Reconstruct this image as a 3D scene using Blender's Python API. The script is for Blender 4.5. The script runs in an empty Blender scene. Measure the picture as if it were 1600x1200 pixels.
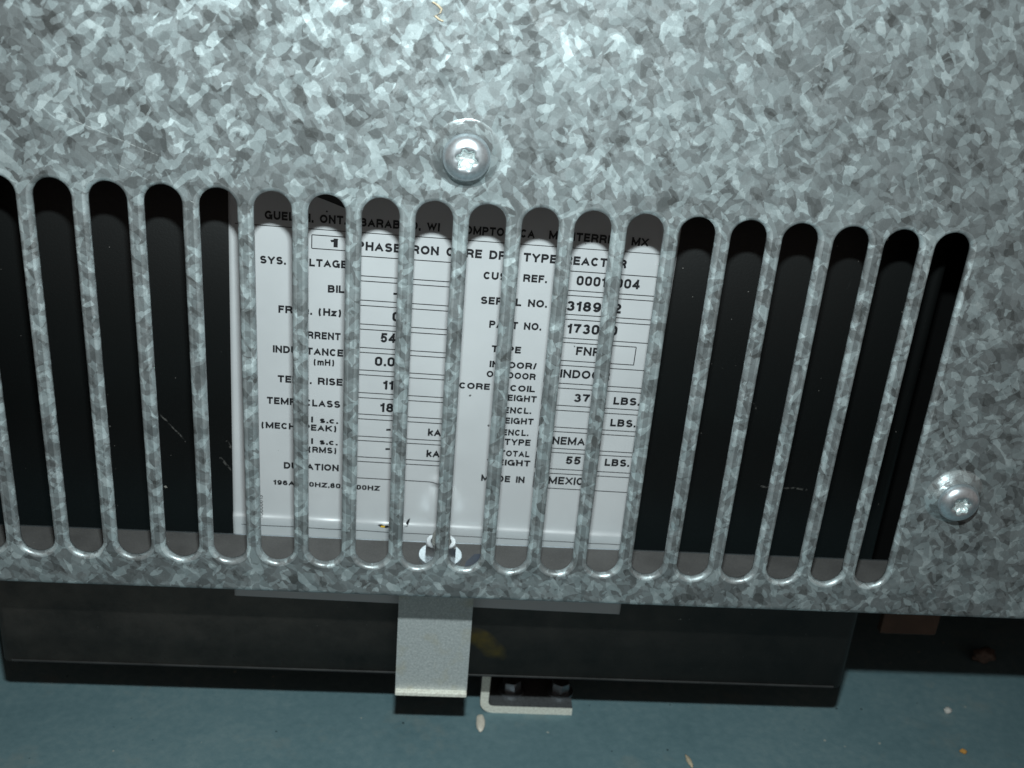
import bpy, bmesh, math, random
from mathutils import Vector, Matrix, noise
random.seed(7)
S = 0.001                      # everything below is written in millimetres
scene = bpy.context.scene

# ---------------------------------------------------------------- camera
cam_d = bpy.data.cameras.new('camera')
cam = bpy.data.objects.new('camera', cam_d)
scene.collection.objects.link(cam)
RIGHT = Vector(([0.9963281531552015, -0.04063570393411603, 0.07535881365921412])); UP = Vector(([-0.05013623770195184, 0.4365732997764194, 0.8982706226919713])); FWD = Vector(([0.06940150502286442, 0.8987505179348202, -0.4329329481714851]))
M = Matrix((RIGHT, UP, -FWD)).transposed().to_4x4()
M.translation = Vector(([-0.004805555, -0.249715663, 0.076374514]))
cam.matrix_world = M
cam_d.sensor_width = 36.0
cam_d.lens = 40.66
cam_d.clip_start = 0.005
cam_d.clip_end = 50.0
cam_d.dof.use_dof = True
cam_d.dof.focus_distance = 0.285
cam_d.dof.aperture_fstop = 24.0
scene.camera = cam
scene.cycles.filter_width = 1.5

# ---------------------------------------------------------------- faint room light + the camera's flash
world = bpy.data.worlds.new('World'); scene.world = world
world.use_nodes = True
bg = world.node_tree.nodes['Background']
bg.inputs[0].default_value = (1.0, 0.82, 0.74, 1)
bg.inputs[1].default_value = 0.16

fl = bpy.data.lights.new('flash', 'AREA')
fl.shape = 'RECTANGLE'; fl.size = 0.013; fl.size_y = 0.006
fl.energy = 0.62
fl.spread = math.radians(125)
fl.color = (0.85, 0.985, 1.0)
flash = bpy.data.objects.new('flash', fl)
scene.collection.objects.link(flash)
flash.location = (-0.0033, -0.2316, 0.1393)
flash.rotation_euler = (Vector((0.0, 0.0, 0.0)) - flash.location).to_track_quat('-Z', 'Y').to_euler()

scene.view_settings.view_transform = 'Standard'
scene.view_settings.look = 'None'
scene.view_settings.exposure = 0.0
scene.view_settings.gamma = 1.0
scene.view_settings.use_curve_mapping = False

# ---------------------------------------------------------------- helpers
def link(o):
    scene.collection.objects.link(o); return o

def make(name, verts, faces, mat, parent=None, smooth=None, mats=None, fmat=None):
    """one mesh object from vertices in mm"""
    me = bpy.data.meshes.new(name)
    me.from_pydata([(x * S, y * S, z * S) for x, y, z in verts], [], faces)
    me.materials.append(mat)
    for m in (mats or []): me.materials.append(m)
    if fmat: me.polygons.foreach_set('material_index', fmat)
    if smooth is True: me.polygons.foreach_set('use_smooth', [True] * len(me.polygons))
    elif smooth: me.polygons.foreach_set('use_smooth', smooth)
    me.update()
    o = link(bpy.data.objects.new(name, me))
    if parent is not None:
        o.parent = parent
        o.matrix_parent_inverse = Matrix.Translation(-parent.location)
    return o

def from_bm(name, bm, mat, parent=None, smooth=False):
    bmesh.ops.recalc_face_normals(bm, faces=bm.faces[:])
    me = bpy.data.meshes.new(name)
    for v in bm.verts: v.co *= S
    bm.to_mesh(me); bm.free()
    me.materials.append(mat)
    if smooth: me.polygons.foreach_set('use_smooth', [True] * len(me.polygons))
    o = link(bpy.data.objects.new(name, me))
    if parent is not None:
        o.parent = parent
        o.matrix_parent_inverse = Matrix.Translation(-parent.location)
    return o

def empty(name, loc, label, cat, group=None):
    o = link(bpy.data.objects.new(name, None))
    o.empty_display_size = 0.01
    o.location = [c * S for c in loc]
    tag(o, label, cat, group); return o

def tag(o, label, cat, group=None):
    o['label'] = label; o['category'] = cat
    if group: o['group'] = group
    return o

def bm_box(bm, x0, x1, y0, y1, z0, z1, bev=0.0, seg=2):
    r = bmesh.ops.create_cube(bm, size=1.0)
    vs = r['verts']
    for v in vs:
        v.co = Vector(((x0 + x1) / 2 + v.co.x * (x1 - x0), (y0 + y1) / 2 + v.co.y * (y1 - y0), (z0 + z1) / 2 + v.co.z * (z1 - z0)))
    if bev:
        es = list({e for v in vs for e in v.link_edges})
        bmesh.ops.bevel(bm, geom=es, offset=bev, segments=seg, profile=0.5, affect='EDGES')

def lathe(name, prof, origin, axis, mat, parent=None, n=64, wob=None, smooth=True):
    """prof: list of (radius, height along axis)"""
    ax = Vector(axis).normalized()
    a = ax.orthogonal().normalized(); b = ax.cross(a)
    o = Vector(origin); V = []; F = []
    for k, (r, h) in enumerate(prof):
        for i in range(n):
            t = 2 * math.pi * i / n
            rr = r * (wob(k, t) if wob else 1.0)
            V.append(o + ax * h + (a * math.cos(t) + b * math.sin(t)) * rr)
    for k in range(len(prof) - 1):
        for i in range(n):
            j = (i + 1) % n
            F.append((k * n + i, k * n + j, (k + 1) * n + j, (k + 1) * n + i))
    F.append(tuple((len(prof) - 1) * n + i for i in range(n)))
    return make(name, V, F, mat, parent, smooth)

# ---------------------------------------------------------------- materials
class NT:
    def __init__(self, name):
        self.m = bpy.data.materials.new(name); self.m.use_nodes = True
        self.t = self.m.node_tree; self.b = self.t.nodes['Principled BSDF']
        self.geo = None
    def n(self, typ, **kw):
        nd = self.t.nodes.new(typ)
        for k, v in kw.items():
            if k.startswith('_'): setattr(nd, k[1:], v)
        return nd
    def put(self, sock, v):
        if v is None: return
        if isinstance(v, bpy.types.NodeSocket): self.t.links.new(v, sock)
        else: sock.default_value = v
    def co(self):
        if not self.geo:
            tc = self.n('ShaderNodeTexCoord')
            self.geo = self.vm('SCALE', tc.outputs['Object'], scale=1000.0)
        return self.geo
    def vm(self, op, a, b=None, scale=None):
        nd = self.n('ShaderNodeVectorMath', _operation=op)
        self.put(nd.inputs[0], a)
        if b is not None: self.put(nd.inputs[1], b)
        if scale is not None: nd.inputs['Scale'].default_value = scale
        return nd.outputs[0]
    def ma(self, op, a, b=0.0, c=0.0, clamp=False):
        nd = self.n('ShaderNodeMath', _operation=op, _use_clamp=clamp)
        self.put(nd.inputs[0], a); self.put(nd.inputs[1], b); self.put(nd.inputs[2], c)
        return nd.outputs[0]
    def noise(self, vec, scale, detail=2.0, rough=0.5, col=False):
        nd = self.n('ShaderNodeTexNoise')
        self.put(nd.inputs['Vector'], vec); nd.inputs['Scale'].default_value = scale
        nd.inputs['Detail'].default_value = detail; nd.inputs['Roughness'].default_value = rough
        return nd.outputs['Color' if col else 'Fac']
    def vor(self, vec, scale, out='Color', rnd=1.0, feature='SMOOTH_F1', soft=0.06):
        nd = self.n('ShaderNodeTexVoronoi', _feature=feature)
        self.put(nd.inputs['Vector'], vec); nd.inputs['Scale'].default_value = scale
        nd.inputs['Randomness'].default_value = rnd
        if feature == 'SMOOTH_F1': nd.inputs['Smoothness'].default_value = soft
        return nd.outputs[out]
    def sep(self, c):
        nd = self.n('ShaderNodeSeparateXYZ'); self.put(nd.inputs[0], c); return nd.outputs
    def ramp(self, fac, stops, interp='LINEAR'):
        nd = self.n('ShaderNodeValToRGB'); r = nd.color_ramp; r.interpolation = interp
        while len(r.elements) < len(stops): r.elements.new(0.5)
        for e, (p, c) in zip(r.elements, stops):
            e.position = p
            e.color = (c, c, c, 1) if isinstance(c, (int, float)) else (*c, 1)
        self.put(nd.inputs[0], fac); return nd.outputs[0]
    def mix(self, f, a, b):
        nd = self.n('ShaderNodeMix', _data_type='RGBA')
        self.put(nd.inputs[0], f)
        self.put(nd.inputs[6], a if not isinstance(a, tuple) else (*a, 1))
        self.put(nd.inputs[7], b if not isinstance(b, tuple) else (*b, 1))
        return nd.outputs[2]
    def warp(self, vec, scale, amt, detail=2.0):
        d = self.vm('SUBTRACT', self.noise(vec, scale, detail, col=True), (0.5, 0.5, 0.5))
        return self.vm('ADD', vec, self.vm('SCALE', d, scale=amt))
    def bump(self, h, strength, dist):
        nd = self.n('ShaderNodeBump'); nd.inputs['Strength'].default_value = strength
        nd.inputs['Distance'].default_value = dist * S
        self.put(nd.inputs['Height'], h); self.put(self.b.inputs['Normal'], nd.outputs[0])
    def set(self, **kw):
        names = dict(color='Base Color', rough='Roughness', metal='Metallic', spec='Specular IOR Level', coat='Coat Weight', coatr='Coat Roughness')
        for k, v in kw.items():
            if isinstance(v, tuple): v = (*v, 1)
            self.put(self.b.inputs[names[k]], v)
        return self.m

def simple(name, color, rough=0.5, metal=0.0, var=0.25, scale=0.8, bump=0.0):
    q = NT(name)
    f = q.noise(q.co(), scale, 4.0, 0.6)
    lo = tuple(c * (1 - var) for c in color); hi = tuple(min(1, c * (1 + var)) for c in color)
    c = q.ramp(f, [(0.3, lo), (0.7, hi)])
    if bump: q.bump(f, 0.6, bump)
    return q.set(color=c, rough=rough, metal=metal)

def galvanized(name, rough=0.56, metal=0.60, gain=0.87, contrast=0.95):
    """hot dip zinc: overlapping crystals, each with its own tone and tilt"""
    q = NT(name); p = q.co()
    def turned(off, ang, sx, sz):
        mp = q.n('ShaderNodeMapping', _vector_type='TEXTURE'); q.put(mp.inputs['Vector'], q.vm('ADD', p, off))
        mp.inputs['Rotation'].default_value = (0.0, ang, 0.0); mp.inputs['Scale'].default_value = (1 / sx, 1.0, 1 / sz)
        return mp.outputs[0]
    w1 = q.warp(q.warp(p, 0.20, 3.2), 0.8, 0.55)
    w2 = q.warp(q.warp(turned((31.0, 7.0, 53.0), 0.7, 0.75, 1.25), 0.26, 3.0), 0.9, 0.5)
    w3 = q.warp(q.warp(turned((-83.0, 19.0, 11.0), -0.75, 0.70, 1.35), 0.24, 3.6), 0.9, 0.5)
    w4 = q.warp(q.warp(turned((57.0, -9.0, -71.0), 0.95, 0.72, 1.35), 0.22, 3.8), 0.9, 0.4)
    ca = q.vor(w1, 0.29); a = q.sep(ca)[0]
    cb = q.vor(w2, 0.48); b = q.sep(cb)[0]
    cc = q.vor(w3, 0.47); c = q.sep(cc)
    ce = q.vor(w4, 0.42); e = q.sep(ce)
    base = q.ma('ADD', q.ma('MULTIPLY', a, 0.26), q.ma('MULTIPLY', b, 0.24))
    f1 = q.ramp(c[0], [(0.775, 0.0), (0.79, 0.55), (1.0, 1.0)])
    f2 = q.ramp(e[0], [(0.80, 0.0), (0.815, 0.6), (1.0, 1.0)])
    flake = q.ma('MAXIMUM', f1, f2)
    dark = q.ramp(e[1], [(0.0, 1.0), (0.13, 1.0), (0.15, 0.0)])
    v = q.ma('ADD', base, 0.10)
    v = q.ma('SUBTRACT', v, q.ma('MULTIPLY', dark, 0.13))
    v = q.ma('ADD', v, q.ma('MULTIPLY', flake, 0.34))
    cloud = q.noise(p, 0.035, 3.0)
    v = q.ma('ADD', v, q.ma('MULTIPLY', q.ma('SUBTRACT', cloud, 0.5), 0.22))
    grain = q.noise(p, 3.2, 3.0, 0.7)
    v = q.ma('ADD', v, q.ma('MULTIPLY', q.ma('SUBTRACT', grain, 0.5), 0.14))
    # fine upright rolling marks
    st = q.noise(q.vm('MULTIPLY', p, (3.0, 3.0, 0.12)), 1.2, 2.0)
    v = q.ma('ADD', v, q.ma('MULTIPLY', q.ma('SUBTRACT', st, 0.5), 0.10))
    v = q.ma('ADD', 0.44, q.ma('MULTIPLY', q.ma('SUBTRACT', v, 0.44), contrast))
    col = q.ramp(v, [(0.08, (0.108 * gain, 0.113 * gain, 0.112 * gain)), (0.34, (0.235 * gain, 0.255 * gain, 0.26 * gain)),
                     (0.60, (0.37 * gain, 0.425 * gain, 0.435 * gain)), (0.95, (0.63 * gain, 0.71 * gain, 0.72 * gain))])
    for sg in [(-86.1, 14.1, -66.1, 6.6, 0.07), (-75.5, 4.3, -55.3, -5.2, 0.05), (100.1, 16.4, 104.6, 4.9, 0.06), (-89.2, 29.7, -80.8, 22.5, 0.06), (70.8, 32.7, 80.5, 40.1, 0.05)]:
        col = scratch(q, p, *sg, col, (0.66, 0.70, 0.69), 0.7, 0.25)
    # every crystal leans its own way
    na = q.vm('SUBTRACT', ca, (0.5, 0.5, 0.5)); nc = q.vm('SUBTRACT', cc, (0.5, 0.5, 0.5))
    lean = q.vm('ADD', q.vm('SCALE', na, scale=0.12), q.vm('SCALE', nc, scale=0.12))
    fine = q.vm('SCALE', q.vm('SUBTRACT', q.noise(p, 5.0, 2.0, col=True), (0.5, 0.5, 0.5)), scale=0.25)
    g = q.n('ShaderNodeNewGeometry')
    nrm = q.vm('NORMALIZE', q.vm('ADD', g.outputs['Normal'], q.vm('ADD', lean, fine)))
    q.put(q.b.inputs['Normal'], nrm)
    r = q.ma('ADD', rough - 0.10, q.ma('MULTIPLY', q.sep(cb)[1], 0.20))
    return q.set(color=col, rough=r, metal=metal)

def flecks(q, p, scale, thr, seed, size=0.085):
    """sparse dust specks: 1 inside a speck"""
    v = q.n('ShaderNodeTexVoronoi'); q.put(v.inputs['Vector'], q.vm('ADD', q.warp(p, 2.0, 0.5), (seed, seed * 2.1, -seed)))
    v.inputs['Scale'].default_value = scale
    near = q.ma('LESS_THAN', v.outputs['Distance'], q.ma('MULTIPLY', q.sep(v.outputs['Color'])[1], size))
    some = q.ma('GREATER_THAN', q.sep(v.outputs['Color'])[0], thr)
    return q.ma('MULTIPLY', near, some)

def scratch(q, p, ax, az, bx, bz, wdt, c, tone=(0.30, 0.29, 0.27), amt=0.3, wob=1.2):
    pw = q.sep(q.warp(p, 0.3, wob)); dx, dz = bx - ax, bz - az; l2 = dx * dx + dz * dz
    t = q.ma('DIVIDE', q.ma('ADD', q.ma('MULTIPLY', q.ma('SUBTRACT', pw[0], ax), dx), q.ma('MULTIPLY', q.ma('SUBTRACT', pw[2], az), dz)), l2, clamp=True)
    ex_ = q.ma('SUBTRACT', pw[0], q.ma('ADD', q.ma('MULTIPLY', t, dx), ax)); ez_ = q.ma('SUBTRACT', pw[2], q.ma('ADD', q.ma('MULTIPLY', t, dz), az))
    d = q.ma('SQRT', q.ma('ADD', q.ma('MULTIPLY', ex_, ex_), q.ma('MULTIPLY', ez_, ez_)))
    k_ = q.ma('MULTIPLY', q.ma('LESS_THAN', d, wdt), q.ramp(q.noise(p, 0.9, 3.0), [(0.42, 0.0), (0.56, amt)]))
    return q.mix(k_, c, tone)

def black_paint(name):
    q = NT(name); p = q.co()
    d1 = q.noise(p, 0.035, 5.0, 0.65)
    z = q.sep(p)[2]; x = q.sep(p)[0]
    low = q.n('ShaderNodeMapRange'); q.put(low.inputs[0], z)
    for i, vv in enumerate((-112.0, -128.0, 0.0, 1.0)): low.inputs[i + 1].default_value = vv
    lft = q.n('ShaderNodeMapRange'); q.put(lft.inputs[0], x)
    for i, vv in enumerate((110.0, -90.0, 0.28, 1.0)): lft.inputs[i + 1].default_value = vv
    dirt = q.ma('MULTIPLY', q.ma('MULTIPLY', low.outputs[0], lft.outputs[0]), q.ramp(q.ma('ADD', q.ma('MULTIPLY', d1, 0.6), q.ma('MULTIPLY', q.noise(p, 0.16, 5.0, 0.7), 0.4)), [(0.30, 0.2), (0.70, 1.0)]))
    c = q.mix(dirt, (0.0050, 0.0056, 0.0056), (0.165, 0.138, 0.120))
    # ochre smear
    e = q.vm('SUBTRACT', q.warp(p, 0.12, 7.0), (15.5, 30.1, -145.5))
    ex = q.sep(e)
    ua = q.ma('ADD', q.ma('MULTIPLY', ex[0], 0.80), q.ma('MULTIPLY', ex[2], -0.6))
    ub = q.ma('ADD', q.ma('MULTIPLY', ex[0], 0.6), q.ma('MULTIPLY', ex[2], 0.80))
    dd = q.ma('SQRT', q.ma('ADD', q.ma('POWER', q.ma('DIVIDE', ua, 8.5), 2.0), q.ma('POWER', q.ma('DIVIDE', ub, 4.0), 2.0)))
    smear = q.ramp(dd, [(0.55, 0.8), (1.05, 0.0)])
    smear = q.ma('MULTIPLY', smear, q.ramp(q.noise(p, 0.25, 4.0), [(0.3, 0.2), (0.65, 1.0)]))
    c = q.mix(smear, c, (0.30, 0.20, 0.03))
    sp = flecks(q, p, 0.10, 0.45, 5.0)
    c = q.mix(sp, c, (0.42, 0.40, 0.36))
    sp2 = flecks(q, p, 0.33, 0.72, 11.0)
    c = q.mix(sp2, c, (0.16, 0.15, 0.14))
    # a few scratches through the paint
    for sg in ((-77.4, -72.3, -70.7, -80.8, 0.22), (-61.4, -85.3, -58.6, -89.2, 0.30), (-59.5, -80.2, -58.4, -82.1, 0.4), (83.5, -60.5, 84.5, -62.5, 0.25), (90.1, -86.7, 103.2, -87.1, 0.25)):
        c = scratch(q, p, *sg, c)
    # a few pale scuffs
    sc = q.noise(q.vm('MULTIPLY', q.warp(p, 0.06, 9.0), (0.9, 1.0, 0.14)), 0.5, 5.0, 0.75)
    c = q.mix(q.ramp(sc, [(0.70, 0.0), (0.80, 0.35)]), c, (0.06, 0.06, 0.058))
    q.bump(q.noise(p, 1.6, 4.0, 0.6), 0.25, 0.12)
    r = q.ma('ADD', 0.42, q.ma('MULTIPLY', dirt, 0.3))
    return q.set(color=c, rough=r, spec=0.35)

def floor_paint(name):
    q = NT(name); p = q.co()
    a = q.noise(p, 0.018, 6.0, 0.6); b = q.noise(p, 0.35, 4.0, 0.65)
    f = q.ma('ADD', q.ma('MULTIPLY', a, 0.6), q.ma('MULTIPLY', b, 0.4))
    c = q.ramp(f, [(0.32, (0.110, 0.192, 0.215)), (0.5, (0.148, 0.238, 0.262)), (0.68, (0.205, 0.292, 0.308))])
    gr = q.noise(p, 1.4, 3.0, 0.7)
    c = q.mix(q.ramp(gr, [(0.60, 0.0), (0.74, 0.55)]), c, (0.085, 0.150, 0.165))
    wear = q.noise(q.vm('ADD', p, (90.0, 0.0, 0.0)), 0.05, 5.0, 0.7)
    c = q.mix(q.ramp(wear, [(0.56, 0.0), (0.75, 0.5)]), c, (0.25, 0.28, 0.26))
    c = q.mix(flecks(q, p, 0.16, 0.55, 3.0), c, (0.40, 0.42, 0.38))
    c = q.mix(flecks(q, p, 0.22, 0.55, 17.0), c, (0.02, 0.035, 0.04))
    q.bump(q.noise(p, 0.9, 5.0, 0.65), 0.35, 0.35)
    return q.set(color=c, rough=0.62, spec=0.3)

def label_film(name):
    q = NT(name); p = q.co()
    a = q.noise(p, 0.05, 3.0)
    c = q.ramp(a, [(0.3, (0.50, 0.505, 0.515)), (0.7, (0.55, 0.555, 0.565))])
    c = q.mix(flecks(q, p, 0.14, 0.6, 8.0), c, (0.12, 0.12, 0.12))
    q.bump(q.noise(p, 0.06, 3.0), 0.35, 0.8)
    return q.set(color=c, rough=0.36, spec=0.5, coat=0.75, coatr=0.25)

def lip_metal(name):
    q = NT(name); p = q.co()
    a = q.noise(p, 0.12, 4.0); b = q.noise(p, 2.2, 3.0, 0.7)
    f = q.ma('ADD', q.ma('MULTIPLY', a, 0.5), q.ma('MULTIPLY', b, 0.5))
    c = q.ramp(f, [(0.35, (0.082, 0.078, 0.076)), (0.65, (0.138, 0.132, 0.128))])
    c = q.mix(flecks(q, p, 0.6, 0.75, 4.0), c, (0.4, 0.38, 0.35))
    return q.set(color=c, rough=0.65, metal=0.15)

def plated(name):
    q = NT(name); p = q.co()
    a = q.noise(p, 1.7, 4.0, 0.6); b = q.noise(q.vm('ADD', p, (11.0, 0.0, 4.0)), 0.14, 3.0)
    c = q.ramp(a, [(0.33, (0.43, 0.455, 0.45)), (0.52, (0.53, 0.555, 0.55)), (0.7, (0.66, 0.675, 0.66))])
    c = q.mix(q.ramp(b, [(0.56, 0.0), (0.74, 0.5)]), c, (0.50, 0.46, 0.33))
    q.bump(q.noise(p, 2.5, 3.0, 0.7), 0.4, 0.10)
    return q.set(color=c, rough=0.55, metal=0.45)

MG = galvanized('galvanized_steel')
MGS = galvanized('galvanized_steel_pressed', rough=0.34, metal=0.60, gain=1.25, contrast=0.8)
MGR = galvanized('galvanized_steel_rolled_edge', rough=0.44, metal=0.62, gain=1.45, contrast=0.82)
MB = black_paint('black_paint')
MF = floor_paint('painted_floor')
ML = label_film('label_film')
MLIP = lip_metal('dull_grey_steel')
MCL = plated('plated_steel')
MINK = simple('black_ink', (0.012, 0.012, 0.014), 0.45, 0.0, 0.1)
MZ = simple('bright_zinc', (0.70, 0.76, 0.80), 0.34, 0.90, 0.15, 1.2)
MZR = simple('rough_zinc', (0.66, 0.72, 0.72), 0.50, 0.85, 0.25, 2.0)
MCUT = simple('cut_steel_edge', (0.86, 0.81, 0.71), 0.5, 0.15, 0.25, 1.5)
MHEM = simple('worn_black_paint', (0.020, 0.020, 0.020), 0.65, 0.0, 0.7, 0.08)
MDK = simple('dark_oxide_steel', (0.13, 0.135, 0.14), 0.5, 0.4, 0.3, 1.0)
MIN = simple('shade_black', (0.004, 0.004, 0.004), 0.9, 0.0, 0.2, 0.05)  # near-black so the space behind the cover reads as deep shade
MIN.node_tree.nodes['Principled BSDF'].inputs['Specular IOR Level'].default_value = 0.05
MCU = simple('aged_copper', (0.11, 0.055, 0.034), 0.55, 0.3, 0.2, 0.15)
MBO = simple('dulled_zinc', (0.30, 0.32, 0.34), 0.4, 0.85, 0.2, 1.0)
MNUT = simple('polished_zinc', (0.78, 0.80, 0.82), 0.28, 1.0, 0.12, 1.0)
MSTUD = simple('zinc_thread', (0.36, 0.36, 0.34), 0.5, 0.4, 0.2, 1.0)

# ---------------------------------------------------------------- setting: floor and an added black box that keeps the interior dark
FZ = -192.0
fv = []; ff = []
NX, NY = 60, 40
for j in range(NY + 1):
    for i in range(NX + 1):
        x = -600 + 1200 * i / NX; y = -500 + 900 * j / NY
        fv.append((x, y, FZ))
for j in range(NY):
    for i in range(NX):
        a = j * (NX + 1) + i; ff.append((a, a + 1, a + NX + 2, a + NX + 1))
floor = make('floor', fv, ff, MF, smooth=True)
floor['kind'] = 'structure'

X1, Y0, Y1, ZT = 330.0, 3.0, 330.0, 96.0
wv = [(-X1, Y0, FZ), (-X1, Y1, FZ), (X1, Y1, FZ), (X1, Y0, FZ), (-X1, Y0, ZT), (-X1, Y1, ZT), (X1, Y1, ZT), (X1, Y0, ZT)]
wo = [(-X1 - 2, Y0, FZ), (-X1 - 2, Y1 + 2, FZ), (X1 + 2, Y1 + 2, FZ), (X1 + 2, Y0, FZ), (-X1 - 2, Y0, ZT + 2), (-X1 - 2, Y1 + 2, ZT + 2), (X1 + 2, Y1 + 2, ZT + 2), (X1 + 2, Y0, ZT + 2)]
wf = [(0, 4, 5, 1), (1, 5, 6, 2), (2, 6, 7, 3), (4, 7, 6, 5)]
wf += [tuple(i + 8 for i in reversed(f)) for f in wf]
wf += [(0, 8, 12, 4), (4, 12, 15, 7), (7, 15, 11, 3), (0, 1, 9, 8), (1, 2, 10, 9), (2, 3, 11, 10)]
encl = make('added_dark_box', wv + wo, wf, MIN)
tag(encl, 'added black box that keeps the space behind the slotted cover dark', 'wall')

# ---------------------------------------------------------------- the slotted cover
cover = empty('vent_cover', (0, 0, -107.9), 'large galvanized steel cover with a row of tall rounded slots', 'vent cover')
PITCH, R, L, TH, ROLL = 12.0, 4.2, 98.24, 1.6, 1.15
ZB = -106.3
XW, ZTOP = 328.0, 96.0
bm = bmesh.new()
def stadium(cx, r, y, n=20):
    pts = []
    for i in range(n + 1):
        t = math.pi * i / n
        pts.append((cx + r * math.cos(t), y, -R + r * math.sin(t)))
    for i in range(n + 1):
        t = math.pi + math.pi * i / n
        pts.append((cx + r * math.cos(t), y, -L + R + r * math.sin(t)))
    return pts
front_edges = []; back_edges = []
def ring(pts):
    vs = [bm.verts.new(p) for p in pts]
    return vs
def close(vs):
    return [bm.edges.new((vs[i], vs[(i + 1) % len(vs)])) for i in range(len(vs))]
roll_faces = []
for i in range(-1, 19):
    cx = (i - 8.5) * PITCH
    rings = []
    for k in range(6):
        a = math.pi / 2 * k / 5
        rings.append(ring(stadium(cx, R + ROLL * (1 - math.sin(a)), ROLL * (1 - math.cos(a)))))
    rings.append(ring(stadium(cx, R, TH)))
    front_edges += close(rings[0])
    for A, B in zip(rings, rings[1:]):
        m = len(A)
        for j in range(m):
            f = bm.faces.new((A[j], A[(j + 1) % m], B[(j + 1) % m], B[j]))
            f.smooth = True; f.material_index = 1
    back_edges += [bm.edges.get((rings[-1][j], rings[-1][(j + 1) % m])) for j in range(m)]
# outer outline; the foot of the sheet is bent back
nb = 40
def outline(y, z):
    xs = [-XW + 2 * XW * k / nb for k in range(nb + 1)]
    return xs
bot = ring([(-XW + 2 * XW * k / nb, 0, ZB) for k in range(nb + 1)])
top = ring([(XW, 0, ZTOP), (-XW, 0, ZTOP)])
out = bot + top
front_edges += close(out)
bbot = ring([(-XW + 2 * XW * k / nb, TH, ZB) for k in range(nb + 1)])
btop = ring([(XW, TH, ZTOP), (-XW, TH, ZTOP)])
bout = bbot + btop
back_edges += close(bout)
r1 = bmesh.ops.triangle_fill(bm, use_beauty=True, use_dissolve=False, edges=front_edges, normal=(0, -1, 0))
r2 = bmesh.ops.triangle_fill(bm, use_beauty=True, use_dissolve=False, edges=back_edges, normal=(0, 1, 0))
for g in (r1, r2):
    for f in g['geom']:
        if isinstance(f, bmesh.types.BMFace): f.smooth = False
# sides and top
for A, B in ((out[nb], bout[nb]),):
    pass
bm.faces.new((out[nb], out[nb + 1], bout[nb + 1], bout[nb]))
bm.faces.new((out[nb + 1], out[nb + 2], bout[nb + 2], bout[nb + 1]))
bm.faces.new((out[nb + 2], out[0], bout[0], bout[nb + 2]))
prev = bot
for k in range(1, 7):
    a = math.pi / 2 * k / 6
    cur = ring([(-XW + 2 * XW * q / nb, TH * (1 - math.cos(a)), ZB - TH * math.sin(a)) for q in range(nb + 1)])
    for q in range(nb):
        f = bm.faces.new((prev[q], prev[q + 1], cur[q + 1], cur[q])); f.smooth = True
    prev = cur
for q in range(nb):
    bm.faces.new((prev[q], prev[q + 1], bbot[q + 1], bbot[q]))
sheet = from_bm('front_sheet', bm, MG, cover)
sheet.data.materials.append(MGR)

bm = bmesh.new(); bm_box(bm, -XW, XW, TH, 24.2, ZB - TH, ZB)
flange = from_bm('bottom_flange', bm, MLIP, cover)
EV = []; EF = []; ne = 12
for x in (-XW, XW):
    for i in range(ne + 1):
        t = math.pi / 2 - math.pi * i / ne
        EV.append((x, 24.2 + 1.3 * math.cos(t), ZB - TH / 2 + TH / 2 * math.sin(t)))
for i in range(ne): EF.append((i, i + 1, ne + 2 + i, ne + 1 + i))
EF.append(tuple(reversed(range(ne + 1)))); EF.append(tuple(range(ne + 1, 2 * ne + 2)))
make('rounded_edge', EV, EF, MZ, flange, [True] * ne + [False] * 2)

# button head screws on raised dimples
def screw(x, z, rot):
    prof = []
    for k in range(25):
        t = k / 24
        r = 7.9 - 3.0 * t
        prof.append((r, -0.04 + 2.6 * t ** 1.55 + (0.018 * math.sin(t * 44) if t > 0.25 else 0)))
    lathe('dimple', prof, (x, 0, z), (0, -1, 0), MGS, cover, 72)
    ax = Vector((0, -1, 0)); V = []; F = []; n = 96
    def star(t): return 2.15 + 0.32 * math.cos(6 * (t + rot))
    rows = []
    h0 = 2.4
    for r, h in ((4.5, 0.0), (5.05, 0.02), (5.2, 0.2), (5.2, 0.95), (5.05, 1.45), (4.7, 1.95), (4.2, 2.4), (3.5, 2.72), (2.95, 2.86)):
        rows.append([(x + r * math.cos(2 * math.pi * i / n), -(h0 + h), z + r * math.sin(2 * math.pi * i / n)) for i in range(n)])
    for s, h in ((1.16, 2.90), (1.0, 2.80)):
        rows.append([(x + star(2 * math.pi * i / n) * s * math.cos(2 * math.pi * i / n), -(h0 + h), z + star(2 * math.pi * i / n) * s * math.sin(2 * math.pi * i / n)) for i in range(n)])
    V = [p for r in rows for p in r]
    for k in range(len(rows) - 1):
        for i in range(n):
            j = (i + 1) % n
            F.append((k * n + i, k * n + j, (k + 1) * n + j, (k + 1) * n + i))
    head = make('screw', V, F, MZ, cover, True)
    rows = []
    for s, h in ((0.995, 2.78), (0.96, 1.5), (0.55, 1.25), (0.12, 1.1)):
        rows.append([(x + star(2 * math.pi * i / n) * s * math.cos(2 * math.pi * i / n), -(h0 + h), z + star(2 * math.pi * i / n) * s * math.sin(2 * math.pi * i / n)) for i in range(n)])
    V = [p for r in rows for p in r]; F = []
    for k in range(3):
        for i in range(n):
            j = (i + 1) % n
            F.append((k * n + i, k * n + j, (k + 1) * n + j, (k + 1) * n + i))
    F.append(tuple(3 * n + i for i in range(n)))
    make('drive_socket', V, F, MZR, head, True)
screw(0.30, 11.35, 0.2)
screw(130.3, -69.5, 0.75)

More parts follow.
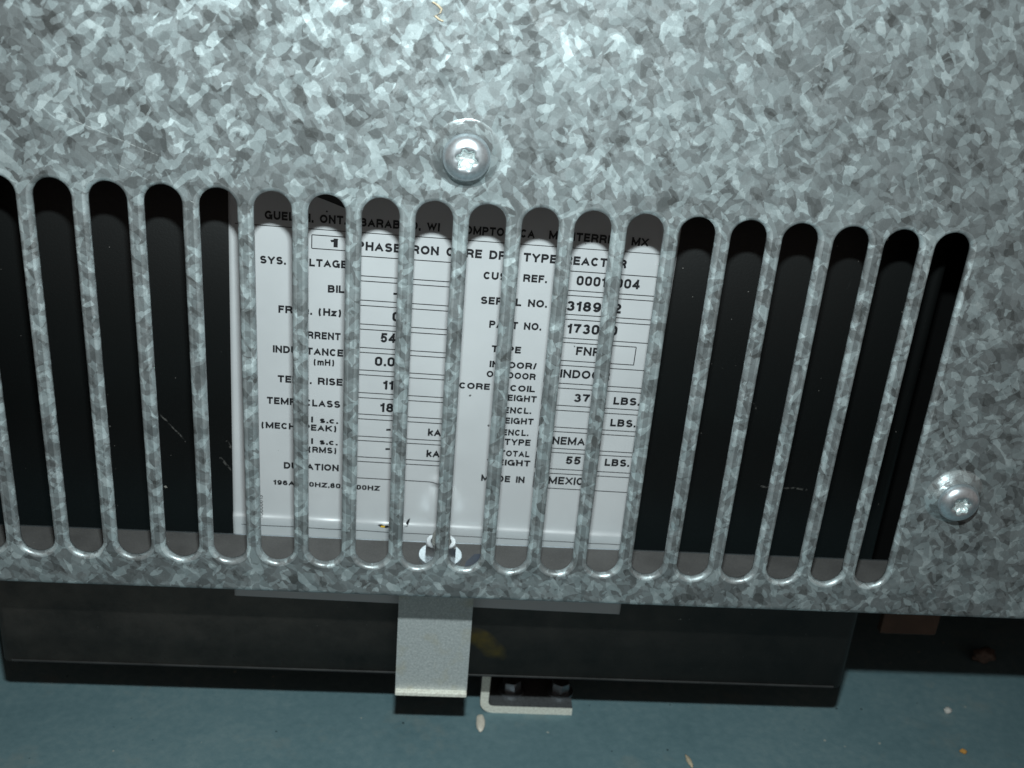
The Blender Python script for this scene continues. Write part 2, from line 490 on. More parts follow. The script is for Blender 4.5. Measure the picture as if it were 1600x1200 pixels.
# bolt, nut and washer on the bottom flange
def hexnut(name, cx, cy, z0, af, h, hole, mat, parent, rot=0.0):
    n = 48; rows = []
    def hexr(t): 
        t = (t + rot) % (math.pi / 3) - math.pi / 6
        return af / 2 / math.cos(t)
    def rr(lim, hh): return [(cx + min(hexr(2 * math.pi * i / n), lim) * math.cos(2 * math.pi * i / n), cy + min(hexr(2 * math.pi * i / n), lim) * math.sin(2 * math.pi * i / n), z0 + hh) for i in range(n)]
    rows = [rr(99, 0), rr(99, h - 0.6), rr(af / 2 * 1.04, h - 0.1), rr(af / 2 * 0.96, h)]
    if hole:
        rows += [[(cx + hole * 1.15 * math.cos(2 * math.pi * i / n), cy + hole * 1.15 * math.sin(2 * math.pi * i / n), z0 + h) for i in range(n)],
                 [(cx + hole * math.cos(2 * math.pi * i / n), cy + hole * math.sin(2 * math.pi * i / n), z0 + h - 0.6) for i in range(n)]]
    V = [p for r in rows for p in r]; F = []
    for k in range(len(rows) - 1):
        for i in range(n):
            j = (i + 1) % n
            F.append((k * n + i, k * n + j, (k + 1) * n + j, (k + 1) * n + i))
    F.append(tuple((len(rows) - 1) * n + i for i in range(n)))
    return make(name, V, F, mat, parent)
BX, BY = 0.0, 17.2
prof = [(2.45, 0.0)]
for k in range(9):
    h = 0.4 + 0.8 * k
    prof += [(2.1, h), (2.5, h + 0.4)]
prof += [(2.1, 7.9), (1.6, 8.2)]
bolt = lathe('bolt', prof, (BX, BY, ZB), (0, 0, 1), MSTUD, cover, 40, smooth=False)
lathe('washer', [(6.0, 0.02), (6.0, 0.85), (5.85, 1.0), (2.6, 1.0)], (BX, BY, ZB), (0, 0, 1), MZ, bolt, 64, smooth=False)
hexnut('nut', BX, BY, ZB + 1.02, 8.2, 4.2, 2.5, MNUT, bolt, 0.52)

# plated clip bolted under the flange and hanging in front of the panel
bm = bmesh.new()
CX0, CX1, CT = -11.1, 10.5, 1.4
prof = [(8.0, ZB - TH - 0.05), (24.6, ZB - TH - 0.05)]
for k in range(1, 5):
    a = math.pi / 2 * k / 4; prof.append((24.6 + 2.0 * math.sin(a), ZB - TH - 0.05 - 2.0 * (1 - math.cos(a))))
prof += [(26.6, -159.8)]
inner = [(8.0, ZB - TH - 0.05 - CT), (24.6 - 0.4, ZB - TH - 0.05 - CT)]
for k in range(1, 5):
    a = math.pi / 2 * k / 4; inner.append((24.2 + 1.0 * math.sin(a), ZB - TH - 0.05 - CT - 1.0 * (1 - math.cos(a))))
inner += [(25.2, -159.8)]
m = len(prof)
V = []
for x in (CX0, CX1):
    V += [(x, y, z) for y, z in prof]; V += [(x, y, z) for y, z in inner]
F = []
for k in range(m - 1):
    F.append((k, k + 1, 2 * m + k + 1, 2 * m + k))
    F.append((m + k + 1, m + k, 3 * m + k, 3 * m + k + 1))
    F.append((k + 1, k, m + k, m + k + 1))
    F.append((2 * m + k, 2 * m + k + 1, 3 * m + k + 1, 3 * m + k))
F.append((0, 2 * m, 3 * m, m)); F.append((m - 1, 2 * m - 1, 4 * m - 1, 3 * m - 1))
clip = make('clip', V, F, MCL, cover)
bm = bmesh.new(); bm_box(bm, CX0, CX1, 23.6, 26.6, -161.3, -159.8, 0.35, 2)
from_bm('turned_foot', bm, MCUT, clip)

# ---------------------------------------------------------------- reactor: black panel and its nameplate
PY = 30.1
reactor = empty('reactor_core', (0, PY + 20, -158.5), 'black painted steel reactor housing with a white nameplate behind the slots', 'reactor')
bm = bmesh.new()
PX = 128.2
# web and two returned side flanges with a soft bend
path = [(-PX, PY + 60), (-PX, PY + 2.6)]
for k in range(1, 7):
    a = math.pi / 2 * k / 6; path.append((-PX + 2.6 * (1 - math.cos(a)), PY + 2.6 - 2.6 * math.sin(a)))
for k in range(0, 7):
    a = math.pi / 2 * k / 6; path.append((PX - 2.6 + 2.6 * math.sin(a), PY + 2.6 * (1 - math.cos(a))))
path += [(PX, PY + 60)]
def off(path, d):
    out = []
    for i, (x, y) in enumerate(path):
        a = path[max(0, i - 1)]; b = path[min(len(path) - 1, i + 1)]
        tx, ty = b[0] - a[0], b[1] - a[1]; l = math.hypot(tx, ty)
        out.append((x - ty / l * d, y + tx / l * d))
    return out
ins = off(path, 2.5)
V = []; F = []; m = len(path)
ZP0, ZP1 = -158.3, 70.0
for z in (ZP0, ZP1):
    V += [(x, y, z) for x, y in path]; V += [(x, y, z) for x, y in ins]
for k in range(m - 1):
    F.append((k, k + 1, 2 * m + k + 1, 2 * m + k)); F.append((m + k + 1, m + k, 3 * m + k, 3 * m + k + 1))
    F.append((k + 1, k, m + k, m + k + 1)); F.append((2 * m + k, 2 * m + k + 1, 3 * m + k + 1, 3 * m + k))
F.append((0, 2 * m, 3 * m, m)); F.append((m - 1, 2 * m - 1, 4 * m - 1, 3 * m - 1))
sm = [False] * len(F)
for k in range(m - 1): sm[4 * k] = True
panel = make('panel', V, F, MB, reactor, sm)
bm = bmesh.new(); bm_box(bm, -150, 152, 64.0, 140.0, -147.0, 70.0, 2.0, 2)  # added black block, hides the lit floor past the panel's right edge
from_bm('added_dark_block', bm, MIN, reactor)
# rolled hem along the foot of the panel
hem = []
n = 14
HV = []; HF = []
for x in (-PX + 3, PX - 3):
    for i in range(n):
        t = 2 * math.pi * i / n
        HV.append((x, PY + 0.3 + 0.5 * math.cos(t), ZP0 + 0.4 + 0.5 * math.sin(t)))
for i in range(n):
    HF.append((i, (i + 1) % n, n + (i + 1) % n, n + i))
HF.append(tuple(range(n))); HF.append(tuple(reversed(range(n, 2 * n))))
make('hem', HV, HF, MHEM, panel, [True] * n + [False] * 2)

# nameplate: a film on the panel, slightly turned, bulged near the flange to draw in a streak of glare
LO = (-57.2, -15.6); TA = 0.0148
def lp(u, v): return (LO[0] + u + v * TA, LO[1] - u * TA + v)
def glare_ripple(v, u):  # swell shaped to make the bright streak across the film
    t = (v + 88.1) / (0.8 if v > -88.1 else 4.0)
    return (0.58 + 0.28 * noise.noise(Vector((u * 0.11, 3.1, 0)))) * math.exp(-t * t) 
def ly(x, z):
    v = z - LO[1] + (x - LO[0]) * TA
    return 29.85 - glare_ripple(v, x) - 1.3 * math.exp(-((x + 0.9) / 1.7) ** 2 - ((z + 89.6) / 1.35) ** 2)  # last term: added bulge that stands in for the glint above the bolt
NU, vs_ = 113, []
v = 40.0
while v > -60: vs_.append(v); v -= 8
while v > -115.6: vs_.append(v); v -= (0.16 if -91 < v < -84.5 else 0.4 if v < -60 else 0.8)
vs_.append(-115.6)
V = []; F = []
for v in vs_:
    for i in range(NU + 1):
        x, z = lp(113.6 * i / NU, v)
        V.append((x, ly(x, z), z))
for j in range(len(vs_) - 1):
    for i in range(NU):
        a = j * (NU + 1) + i; F.append((a, a + NU + 1, a + NU + 2, a + 1))
nf = len(F); nv = len(V)
V += [(x, PY + 0.05, z) for x, y, z in V]
F += [tuple(i + nv for i in reversed(f)) for f in F]
w1 = NU + 1; h1 = len(vs_)
for j in range(h1 - 1):
    a, b = j * w1, (j + 1) * w1; F.append((a, a + nv, b + nv, b))
    a, b = j * w1 + NU, (j + 1) * w1 + NU; F.append((a, b, b + nv, a + nv))
for i in range(NU):
    F.append((i, i + 1, i + 1 + nv, i + nv)); a = (h1 - 1) * w1 + i; F.append((a, a + nv, a + 1 + nv, a + 1))
plate = make('nameplate', V, F, ML, reactor, [i < nf for i in range(len(F))])

# printed rules and boxes
RV = []; RF = []
INK = 0.07
def quad(p):
    k = len(RV)
    for x, z in p: RV.append((x, ly(x, z) - INK, z))
    RF.append((k, k + 1, k + 2, k + 3))
def hline(x0, z0, x1, z1=None, t=0.24):
    if z1 is None: z1 = z0 - (x1 - x0) * TA
    n_ = max(1, int((x1 - x0) / 0.7))
    for k in range(n_):
        a, b = k / n_, (k + 1) / n_
        xa, xb = x0 + (x1 - x0) * a, x0 + (x1 - x0) * b; za, zb_ = z0 + (z1 - z0) * a, z0 + (z1 - z0) * b
        quad([(xa, za - t / 2), (xb, zb_ - t / 2), (xb, zb_ + t / 2), (xa, za + t / 2)])
def vline(x, z0, z1, t=0.24):
    dx = (z1 - z0) * TA
    quad([(x - t / 2, z0), (x + t / 2, z0), (x + dx + t / 2, z1), (x + dx - t / 2, z1)])
hline(-55.6, -17.70, 53.0, t=0.20)
for k in range(10):
    zt = (-24.40, -31.10, -37.85, -44.55, -51.19, -57.73, -64.55, -71.0, -77.68, -84.28)[k]
    zb = (-29.70, -36.38, -43.07, -49.78, -56.32, -63.04, -69.53, -76.33, -82.82, -89.56)[k]
    x0 = -26.2; hline(x0, zt + 0.02, 0.2); hline(x0, zb + 0.02, 0.2); vline(x0, zt, zb); vline(0.2, zt - 0.4, zb - 0.4)
for k in range(10):
    zt = (-25.18, -31.87, -38.60, -45.25, -51.95, -58.72, -65.45, -72.05, -78.62, -85.31)[k]
    zb = (-30.50, -37.20, -43.95, -50.52, -57.28, -63.93, -70.65, -77.30, -83.85, -90.15)[k]
    x0 = 25.5 - 0.006 * (-zt - 25); x1 = 52.7
    if k == 3: x1 = 49.0
    hline(x0, zt + 0.04, x1); hline(x0, zb + 0.04, x1); vline(x0, zt, zb); vline(x1, zt - 0.36, zb - 0.36)
hline(-36.6, -19.5, -26.6); hline(-36.6, -23.1, -26.6); vline(-36.6, -19.5, -23.1); vline(-26.6, -19.65, -23.25)
hline(-56.2, -106.15, 52.6, -107.95, 0.2)
make('ruled_lines', RV, RF, MINK, plate)

TEXTS = [
 ('GUELPH, ONT.',-48.27,-28.07,-16.12,-16.36),
 ('BARABOO, WI',-24.72,-4.69,-16.56,-16.73),
 ('COMPTON, CA',-0.29,19.42,-16.96,-17.00),
 ('MONTERREY, MX',22.91,48.65,-16.92,-17.44),
 ('1',-32.04,-29.95,-22.48,-22.46),
 ('PHASE IRON CORE DRY TYPE REACTOR',-25.41,43.66,-22.81,-23.65),
 ('SYS. VOLTAGE',-49.61,-27.75,-27.89,-27.98),
 ('BIL',-32.54,-28.32,-34.82,-34.75),
 ('FREQ. (Hz)',-45.19,-29.08,-41.17,-41.39),
 ('CURRENT',-41.46,-29.15,-48.01,-48.09),
 ('INDUCTANCE',-46.76,-28.43,-52.54,-52.79),
 ('(mH)',-36.14,-30.75,-55.64,-55.63),
 ('TEMP. RISE',-45.61,-28.49,-61.18,-61.37),
 ('TEMP. CLASS',-48.57,-29.03,-67.77,-68.04),
 ('I s.c.',-36.81,-29.50,-72.85,-72.93),
 ('(MECH. PEAK)',-50.16,-29.99,-75.24,-75.44),
 ('I s.c.',-36.81,-29.59,-79.51,-79.61),
 ('(RMS)',-37.52,-29.93,-82.15,-82.24),
 ('DURATION',-44.26,-29.13,-87.66,-87.79),
 ('196A,300HZ,80A,300HZ',-47.22,-17.54,-92.94,-93.50),
 ('0',-15.84,-13.79,-41.88,-41.85),
 ('54',-18.69,-14.76,-48.05,-48.03),
 ('0.017',-20.06,-10.81,-54.94,-54.88),
 ('115',-17.75,-12.61,-61.80,-61.82),
 ('180',-18.34,-12.38,-68.62,-68.59),
 ('kA',-5.20,-1.48,-75.31,-75.31),
 ('kA',-5.33,-1.51,-81.96,-81.96),
 ('-',-16.47,-15.31,-74.92,-74.85),
 ('-',-16.53,-15.48,-80.93,-80.87),
 ('-',-15.78,-15.11,-35.06,-35.02),
 ('CUST. REF.',7.11,23.58,-28.75,-28.90),
 ('SERIAL NO.',6.89,24.19,-35.61,-35.74),
 ('PART NO.',9.50,23.25,-42.22,-42.26),
 ('TYPE',10.59,18.40,-49.17,-49.19),
 ('INDOOR/',10.36,22.96,-53.61,-53.64),
 ('OUTDOOR',9.77,22.98,-56.56,-56.77),
 ('CORE & COIL',2.60,23.10,-60.36,-60.42),
 ('WEIGHT',13.16,23.79,-63.29,-63.48),
 ('ENCL.',15.18,22.66,-67.18,-67.07),
 ('WEIGHT',12.95,23.50,-70.36,-70.34),
 ('ENCL.',15.22,22.47,-74.01,-73.93),
 ('TYPE',16.07,23.23,-76.98,-76.96),
 ('TOTAL',15.08,23.28,-80.58,-80.58),
 ('WEIGHT',11.54,23.70,-83.52,-83.50),
 ('MADE IN',10.28,22.63,-88.81,-88.94),
 ('00010004',31.22,47.76,-28.99,-29.18),
 ('318942',29.35,43.68,-36.21,-36.21),
 ('173090',30.05,43.40,-42.66,-42.57),
 ('FNR',33.08,39.71,-48.75,-48.82),
 ('INDOOR',29.49,42.89,-55.61,-55.66),
 ('37',33.93,38.16,-62.73,-62.75),
 ('LBS.',44.75,51.99,-62.92,-62.91),
 ('LBS.',44.65,51.71,-69.64,-69.66),
 ('NEMA 1',29.13,41.08,-76.09,-76.06),
 ('55',33.56,37.64,-82.17,-82.16),
 ('LBS.',44.49,51.45,-82.17,-82.16),
 ('MEXICO',29.16,41.72,-88.82,-88.80),
]
EXTRA = {'0': 2.55, '54': 2.55, '0.017': 2.55, '115': 2.5, '180': 2.55, '00010004': 2.5, '318942': 2.6, '173090': 2.65, 'FNR': 2.3, 'INDOOR': 2.3, '37': 2.35, 'LBS.': 2.15,
         'NEMA 1': 2.3, '55': 2.35, 'MEXICO': 2.3, 'kA': 2.15, '-': 2.1, '196A,300HZ,80A,300HZ': 1.45, '1': 2.15, 'PHASE IRON CORE DRY TYPE REACTOR': 2.2,
         'GUELPH, ONT.': 2.1, 'BARABOO, WI': 2.1, 'COMPTON, CA': 2.1, 'MONTERREY, MX': 2.1}
SMALL = {'ENCL.': 1.78, 'WEIGHT': 1.78, 'TYPE': 1.85, 'TOTAL': 1.78, 'CORE & COIL': 1.75, 'INDOOR/': 1.78, 'OUTDOOR': 1.78, '(mH)': 1.75, 'I s.c.': 1.7, '(RMS)': 1.75, '(MECH. PEAK)': 1.8}
# a bold grotesque drawn as strokes: every glyph is a set of centre lines in a unit box
def _arc(cx, cy, rx, ry, a0, a1, n=10):
    return [(cx + rx * math.cos(math.radians(a0 + (a1 - a0) * i / n)), cy + ry * math.sin(math.radians(a0 + (a1 - a0) * i / n))) for i in range(n + 1)]
_C = _arc(.5, .5, .5, .5, 38, 322, 22)
_O = _arc(.5, .5, .5, .5, 90, 450, 28)[:-1]
_BT = [(0, 1), (.6, 1)] + _arc(.6, .77, .32, .23, 80, -80, 8) + [(.6, .54), (0, .54)]
_BB = [(0, .54), (.62, .54)] + _arc(.62, .27, .38, .27, 80, -80, 8) + [(.62, 0), (0, 0)]
_PT = [(0, 1), (.58, 1)] + _arc(.58, .73, .42, .27, 80, -80, 8) + [(.58, .46), (0, .46)]
_S = _arc(.5, .75, .44, .25, 22, 250, 14) + _arc(.5, .25, .5, .26, 75, -158, 14)
GL = {
 'A': (.98, [[(0, 0), (.5, 1), (1, 0)], [(.2, .3), (.8, .3)]]),
 'B': (.92, [_BT, _BB, [(0, 0), (0, 1)]]),
 'C': (.93, [('c', _C)]),
 'D': (.94, [[(0, 1), (.45, 1)] + _arc(.45, .5, .55, .5, 85, -85, 14) + [(.45, 0), (0, 0)], [(0, 0), (0, 1)]]),
 'E': (.80, [[(1, 1), (0, 1), (0, 0), (1, 0)], [(0, .52), (.88, .52)]]),
 'F': (.74, [[(1, 1), (0, 1), (0, 0)], [(0, .50), (.85, .50)]]),
 'G': (1.02, [('c', _arc(.5, .5, .5, .5, 40, 340, 22) + [(1, .45), (.58, .45)]), [(1, .45), (1, 0)]]),
 'H': (.92, [[(0, 0), (0, 1)], [(1, 0), (1, 1)], [(0, .52), (1, .52)]]),
 'I': (.20, [[(.5, 0), (.5, 1)]]),
 'K': (.96, [[(0, 0), (0, 1)], [(.95, 1), (0, .36)], [(.35, .6), (1, 0)]]),
 'L': (.76, [[(0, 1), (0, 0), (1, 0)]]),
 'M': (1.12, [[(0, 0), (0, 1)], [(0, 1), (.5, .05), (1, 1)], [(1, 1), (1, 0)]]),
 'N': (.92, [[(0, 0), (0, 1)], [(0, 1), (1, 0)], [(1, 0), (1, 1)]]),
 'O': (1.04, [('o', _O)]),
 'P': (.88, [_PT, [(0, 0), (0, 1)]]),
 'Q': (1.04, [('o', _O), [(.62, .28), (.98, -.02)]]),
 'R': (.94, [_PT, [(0, 0), (0, 1)], [(.52, .46), (.80, .40), (.92, .22), (.98, 0)]]),
 'S': (.90, [('c', _S)]),
 'T': (.86, [[(0, 1), (1, 1)], [(.5, 0), (.5, 1)]]),
 'U': (.92, [[(0, 1), (0, .36)] + _arc(.5, .36, .5, .36, 190, 350, 12) + [(1, .36), (1, 1)]]),
 'V': (.94, [[(0, 1), (.5, 0), (1, 1)]]),
 'W': (1.32, [[(0, 1), (.25, 0), (.5, 1), (.75, 0), (1, 1)]]),
 'X': (.94, [[(0, 0), (1, 1)], [(0, 1), (1, 0)]]),
 'Y': (.94, [[(0, 1), (.5, .42), (1, 1)], [(.5, .42), (.5, 0)]]),
 'Z': (.86, [[(0, 1), (1, 1), (0, 0), (1, 0)]]),
 '0': (.74, [('o', [(.5, 1)] + _arc(.5, .72, .5, .28, 75, 0, 5) + _arc(.5, .28, .5, .28, 0, -180, 10) + _arc(.5, .72, .5, .28, 180, 105, 5))]),
 '1': (.44, [[(.95, 0), (.95, 1)], [(.95, 1), (.6, .84), (0, .80)]]),
 '2': (.74, [('c', _arc(.5, .72, .48, .28, 170, -35, 12) + [(.05, .02)]), [(.05, 0), (1, 0)]]),
 '3': (.74, [('c', _arc(.47, .755, .43, .245, 165, -90, 12)), ('c', _arc(.5, .27, .5, .27, 95, -165, 14))]),
 '4': (.78, [[(.75, 0), (.75, 1)], [(.75, 1), (0, .27)], [(0, .24), (1, .24)]]),
 '5': (.74, [[(.95, 1), (.2, 1), (.08, .46)], ('c', [(.08, .46)] + _arc(.48, .31, .5, .31, 120, -160, 14))]),
 '6': (.74, [('o', _arc(.5, .31, .5, .31, 0, 360, 20)[:-1]), ('c', [(.0, .31), (.0, .55)] + _arc(.52, .62, .5, .38, 165, 30, 10))]),
 '7': (.74, [[(0, 1), (1, 1)], ('c', [(1, 1), (.62, .6), (.36, 0)])]),
 '8': (.74, [('o', _arc(.5, .76, .42, .24, 0, 360, 20)[:-1]), ('o', _arc(.5, .27, .5, .27, 0, 360, 20)[:-1])]),
 '9': (.74, [('o', _arc(.5, .69, .5, .31, 0, 360, 20)[:-1]), ('c', [(1, .69), (1, .45)] + _arc(.48, .38, .5, .38, -15, -150, 10))]),
 '.': (.20, [[(.5, 0), (.5, .02)]]),
 ',': (.20, [[(.5, 0), (.5, .02)], ('c', [(.7, -.02), (.1, -.24)])]),
 '/': (.44, [[(0, 0), (1, 1)]]),
 '-': (.44, [[(0, .36), (1, .36)]]),
 '(': (.46, [('c', _arc(1.0, .42, 1.0, .72, 112, 248, 12))]),
 ')': (.46, [('c', _arc(0, .42, 1.0, .72, 68, -68, 12))]),
 '&': (1.0, [('c', [(1, 0), (.2, .66)] + _arc(.42, .80, .26, .20, 200, -20, 10) + [(.55, .58), (.12, .40)] + _arc(.36, .24, .34, .25, 150, 330, 10) + [(.92, .5)])]),
 'z': (.66, [[(0, .66), (1, .66), (0, 0), (1, 0)]]),
 'm': (1.06, [[(0, 0), (0, .68)], [(0, .5)] + _arc(.26, .5, .24, .18, 150, 10, 6) + [(.5, 0)], [(.5, .5)] + _arc(.76, .5, .24, .18, 150, 10, 6) + [(1, 0)]]),
 'k': (.74, [[(0, 0), (0, 1)], [(.92, .68), (0, .24)], [(.36, .44), (1, 0)]]),
 's': (.70, [('c', [(x, y * .68) for x, y in _S])]),
 'c': (.72, [('c', [(x, y * .68) for x, y in _C])]),
}
def _strip(pts, w, closed):
    n = len(pts); L_ = []; R_ = []
    for i in range(n):
        p = Vector(pts[i])
        a = Vector(pts[i - 1]) if (i > 0 or closed) else None
        b = Vector(pts[(i + 1) % n]) if (i < n - 1 or closed) else None
        d0 = (p - a).normalized() if a is not None else None
        d1 = (b - p).normalized() if b is not None else None
        if d0 is None: d0 = d1
        if d1 is None: d1 = d0
        n0 = Vector((-d0.y, d0.x)); n1 = Vector((-d1.y, d1.x))
        m = (n0 + n1)
        if m.length < 1e-4: m = n0.copy()
        m.normalize()
        k = w / 2 / max(0.34, m.dot(n0))
        L_.append(p + m * k); R_.append(p - m * k)
    f = []
    V = [tuple(v) for v in L_] + [tuple(v) for v in R_]
    for i in range(n if closed else n - 1):
        j = (i + 1) % n; f.append((n + i, n + j, j, i))
    return V, f
def text_mesh(s, w=0.19, gap=0.155):
    V = []; F = []; x = 0.0
    for ch in s:
        if ch == ' ': x += .72; continue
        W, strokes = GL[ch]
        for st in strokes:
            kind = ''
            if isinstance(st, tuple): kind, st = st
            pts = [(x + w / 2 + px * max(W - w, 0.0), w / 2 + py * (1 - w)) for px, py in st]
            clean = [pts[0]]
            for q in pts[1:]:
                if math.hypot(q[0] - clean[-1][0], q[1] - clean[-1][1]) > 1e-3: clean.append(q)
            pts = clean
            if kind == '':
                (ax, ay), (bx, by) = pts[0], pts[1]; l = math.hypot(bx - ax, by - ay)
                (cx, cy), (dx, dy) = pts[-2], pts[-1]; l2 = math.hypot(dx - cx, dy - cy)
                pts = [(ax - (bx - ax) / l * w / 2, ay - (by - ay) / l * w / 2)] + pts[1:-1] + [(dx + (dx - cx) / l2 * w / 2, dy + (dy - cy) / l2 * w / 2)]
            v, f = _strip(pts, w, kind == 'o')
            if kind == '': v = [(a, min(1.0, max(b, -.3 if ch in ',()' else 0.0))) for a, b in v]
            k = len(V); V += v; F += [tuple(i + k for i in q) for q in f]
        x += W + gap
    return V, F
LV = []; LF = []
def put(s, x0, x1, z0, z1, cap, up=None, w=0.19):
    vs, fs = text_mesh(s, w)
    a = min(v[0] for v in vs); b = max(v[0] for v in vs)
    for n_, f in enumerate(fs):
        k = len(LV)
        for i in f:
            X, Yv = vs[i]; t = (X - a) / (b - a)
            if up: x = x0 - Yv * cap; z = z0 + (z1 - z0) * t          # reads upwards
            else: x = x0 + (x1 - x0) * t + Yv * cap * TA; z = z0 + (z1 - z0) * t + Yv * cap
            LV.append((x, ly(x, z) - INK - 0.0004 * (n_ % 7), z))
        LF.append((k, k + 1, k + 2, k + 3))
for s, x0, x1, z0, z1 in TEXTS:
    cap = EXTRA.get(s) or SMALL.get(s) or 1.95
    if s == 'INDOOR': cap = 2.3
    if s == '-': x1 = x0 + 1.2
    put(s, x0, x1, z0, z1, cap * 1.07, w=0.235 if cap > 2.2 else 0.255)
put('10000613', -50.2, 0, -103.8, -96.6, 1.2, up=True, w=0.15)
# ampersand-like specks of print and two punctures near the foot
def blot(cx, cz, pts):
    k = len(LV)
    for dx, dz in pts: LV.append((cx + dx, ly(cx + dx, cz + dz) - INK, cz + dz))
    LF.append(tuple(range(k, k + len(pts))))
blot(-16.4, -104.7, [(-1.6, 0.3), (-0.7, -0.5), (0.9, -0.6), (1.9, -0.2), (1.2, 0.4), (0.2, 0.2), (-0.6, 0.6)])
blot(-9.6, -103.4, [(-0.7, -1.3), (0.1, -1.1), (0.5, 0.2), (0.7, 1.3), (0.1, 0.9), (-0.4, -0.1)])
blot(-32.9, -13.2, [(0.25 * math.cos(t * 0.63), 0.25 * math.sin(t * 0.63)) for t in range(10)])
# dark printed arc in the heading
arc = [(-42.0, 4.0), (-42.0, -8.0)] + [(-42.0 + 14.6 * t / 8, -8.0 - 0.2 * t / 8 - 4.3 * (t / 8) ** 1.3 * (1 if t < 9 else 0)) for t in range(1, 9)] + [(-27.2, 4.0)]
blot(0, 0, arc)
make('lettering', LV, LF, MINK, plate)
MY = simple('yellow_print', (0.75, 0.45, 0.03), 0.5)
make('yellow_speck', [(-17.2, ly(-17.2, -104.8) - 0.15, -105.05), (-16.0, ly(-16, -104.8) - 0.15, -105.1), (-15.9, ly(-16, -104.6) - 0.15, -104.6), (-17.0, ly(-17, -104.6) - 0.15, -104.5)], [(0, 1, 2, 3)], MY, plate)

# ---------------------------------------------------------------- floor bracket with its two bolts
br = empty('floor_bracket', (32, 62, FZ), 'small bent steel bracket with bright cut edge bolted to the floor under the panel', 'bracket')
T_ = 3.0
prof = [(48.0, 0), (21.2, 0)]
for k in range(1, 6):
    a = math.pi / 2 * k / 5; prof.append((21.2 - 4.4 * math.sin(a), 4.4 * (1 - math.cos(a))))
prof += [(16.8, 26.0)]
inn = [(48.0, T_), (21.2, T_)]
for k in range(1, 6):
    a = math.pi / 2 * k / 5; inn.append((21.2 - 1.7 * math.sin(a), T_ + 1.7 * (1 - math.cos(a))))
inn += [(16.8 + T_, 26.0)]
m = len(prof); V = []; F = []; fm = []
for y in (52.0, 80.0):
    V += [(x, y, FZ + 0.02 + z) for x, z in prof]; V += [(x, y, FZ + 0.02 + z) for x, z in inn]
for k in range(m - 1):
    for f, c in (((k, k + 1, m + k + 1, m + k), 1), ((2 * m + k + 1, 2 * m + k, 3 * m + k, 3 * m + k + 1), 1), ((k + 1, k, 2 * m + k, 2 * m + k + 1), 0), ((m + k, m + k + 1, 3 * m + k + 1, 3 * m + k), 0)):
        F.append(f); fm.append(c)
F.append((0, m, 3 * m, 2 * m)); fm.append(1); F.append((m - 1, 3 * m - 1, 4 * m - 1, 2 * m - 1)); fm.append(1)
make('angle_plate', V, F, MDK, br, None, [MCUT], fm)
for bx, rt in ((27.6, 0.25), (44.4, 0.52)):
    bo = hexnut('bolt', bx, 60.5, FZ + T_ + 0.9, 5.6, 3.6, None, MBO, br, rt)
    lathe('washer', [(4.4, 0), (4.4, 0.85), (2.4, 0.86)], (bx, 60.0, FZ + T_ + 0.03), (0, 0, 1), MBO, bo, 40, smooth=False)

# ---------------------------------------------------------------- copper strap deep on the right
bm = bmesh.new(); bm_box(bm, 150.5, 170.0, 60.0, 63.0, -159.5, -100.0, 0.5, 2)
st = from_bm('copper_strap', bm, MCU)
tag(st, 'dim brown copper strap hanging behind the cover near its right end', 'strap')

# ---------------------------------------------------------------- bits on the floor, the flange and the cover
def crumb(name, x, y, z, sx, sy, sz, rz, mat, label, cat, seed, tilt=0.0):
    bm = bmesh.new()
    bmesh.ops.create_icosphere(bm, subdivisions=3, radius=1.0)
    rot = Matrix.Rotation(rz, 3, 'Z') @ Matrix.Rotation(tilt, 3, 'Y')
    for v in bm.verts:
        n_ = noise.noise(v.co * 1.7 + Vector((seed, 0, 0))) * (0.18 if name == 'pale_oval' else 0.45)
        c = v.co * (1 + n_)
        c = rot @ Vector((c.x * sx, c.y * sy, c.z * sz))
        v.co = c + Vector((x, y, z))
    lo = min(v.co.z for v in bm.verts)
    for v in bm.verts: v.co.z += z - lo
    return tag(from_bm(name, bm, mat, None, True), label, cat)
MW = simple('white_crumb', (0.62, 0.60, 0.56), 0.8, 0, 0.2, 1.5)
MT = simple('tan_wood', (0.58, 0.48, 0.34), 0.8, 0, 0.2, 1.5)
MO = simple('orange_crumb', (0.55, 0.27, 0.06), 0.8, 0, 0.2, 1.5)
MRU = simple('rusty_brown', (0.13, 0.095, 0.075), 0.7, 0, 0.3, 0.8)
MPC = simple('pale_cream', (0.74, 0.68, 0.58), 0.6, 0, 0.12, 1.0)
MBL = simple('dark_blue', (0.012, 0.022, 0.045), 0.35, 0, 0.3, 0.6)
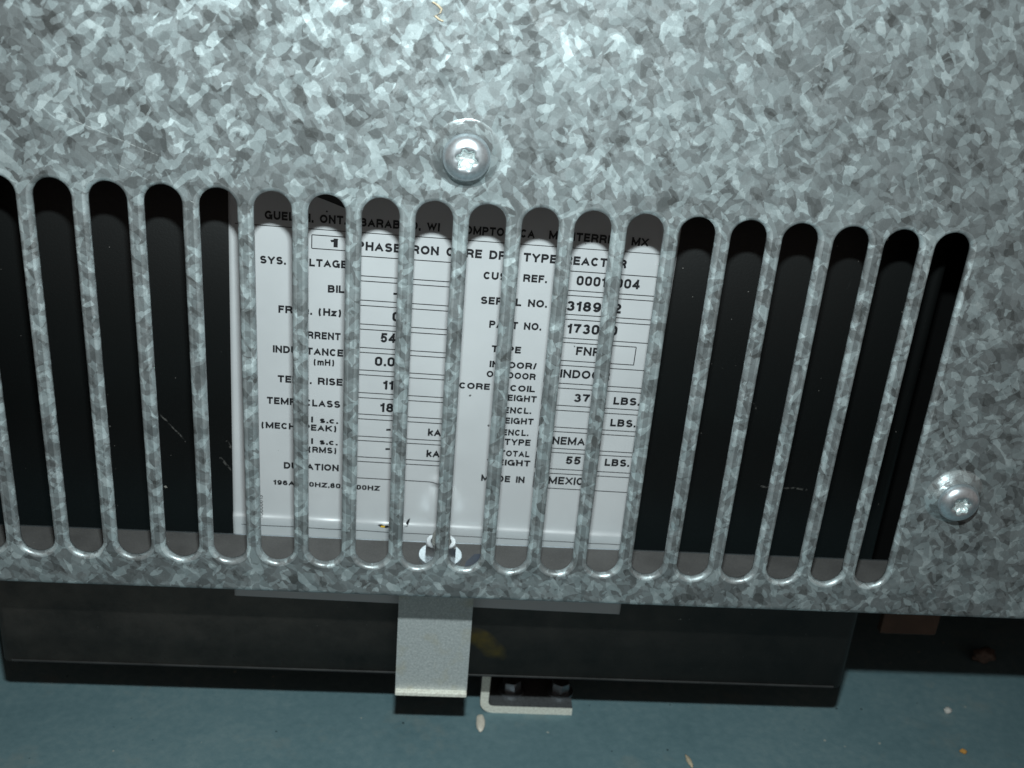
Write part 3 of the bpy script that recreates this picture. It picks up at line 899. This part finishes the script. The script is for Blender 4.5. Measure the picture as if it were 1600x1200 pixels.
crumb('pale_oval', 17.0, 46.0, FZ, 1.6, 4.0, 0.9, -0.03, MPC, 'pale oval chip on the floor just below the corner of the small bracket', 'blob', 3.0)  # flattened pale oval, smoother than the crumbs
crumb('wood_sliver', 84.6, 31.6, FZ, 0.75, 2.8, 0.6, 0.22, MT, 'thin tan wood sliver on the floor near the bottom edge', 'sliver', 9.0)
crumb('plaster_crumb', 181.8, 59.3, FZ, 1.5, 1.1, 0.9, 0.6, MW, 'white plaster crumb on the floor below the right end of the cover', 'crumb', 1.0)
crumb('grit_crumb', 179.4, 39.4, FZ, 1.1, 0.8, 0.7, -0.3, MO, 'orange crumb of grit on the bare floor', 'crumb', 5.0)
crumb('rust_lump', 206.8, 88.6, FZ, 4.6, 3.0, 2.6, 0.1, MRU, 'dull brown lump on the shaded floor under the cover', 'lump', 6.0)
# thin flat dark blue piece beside the washer
k = [(6.3, 11.0), (10.6, 12.4), (12.0, 19.4), (9.5, 19.0), (7.2, 15.4)]
V = [(x, y, ZB + 0.03) for x, y in k] + [(x, y, ZB + 0.25) for x, y in k]
F = [(0, 1, 2, 3, 4), (9, 8, 7, 6, 5)] + [(i, i + 5, (i + 1) % 5 + 5, (i + 1) % 5) for i in range(5)]
sc = make('blue_patch', V, F, MBL)
tag(sc, 'dark blue scrap lying beside the nut on the cover flange', 'patch')
# tan fibre stuck to the cover
pts = [(-8.5, 42.7), (-7.4, 42.1), (-6.6, 41.4), (-6.8, 40.6), (-7.9, 40.0), (-7.0, 39.3), (-6.2, 39.0)]
V = []; F = []; n = 6
for i, (x, z) in enumerate(pts):
    for j in range(n):
        t = 2 * math.pi * j / n
        V.append((x + 0.22 * math.cos(t), -0.35 + 0.22 * math.sin(t), z + 0.1 * math.cos(t)))
for i in range(len(pts) - 1):
    for j in range(n):
        F.append((i * n + j, i * n + (j + 1) % n, (i + 1) * n + (j + 1) % n, (i + 1) * n + j))
fb = make('fibre', V, F, MT, None, True)
tag(fb, 'tiny tan curl of fibre stuck high on the galvanized cover', 'fibre')
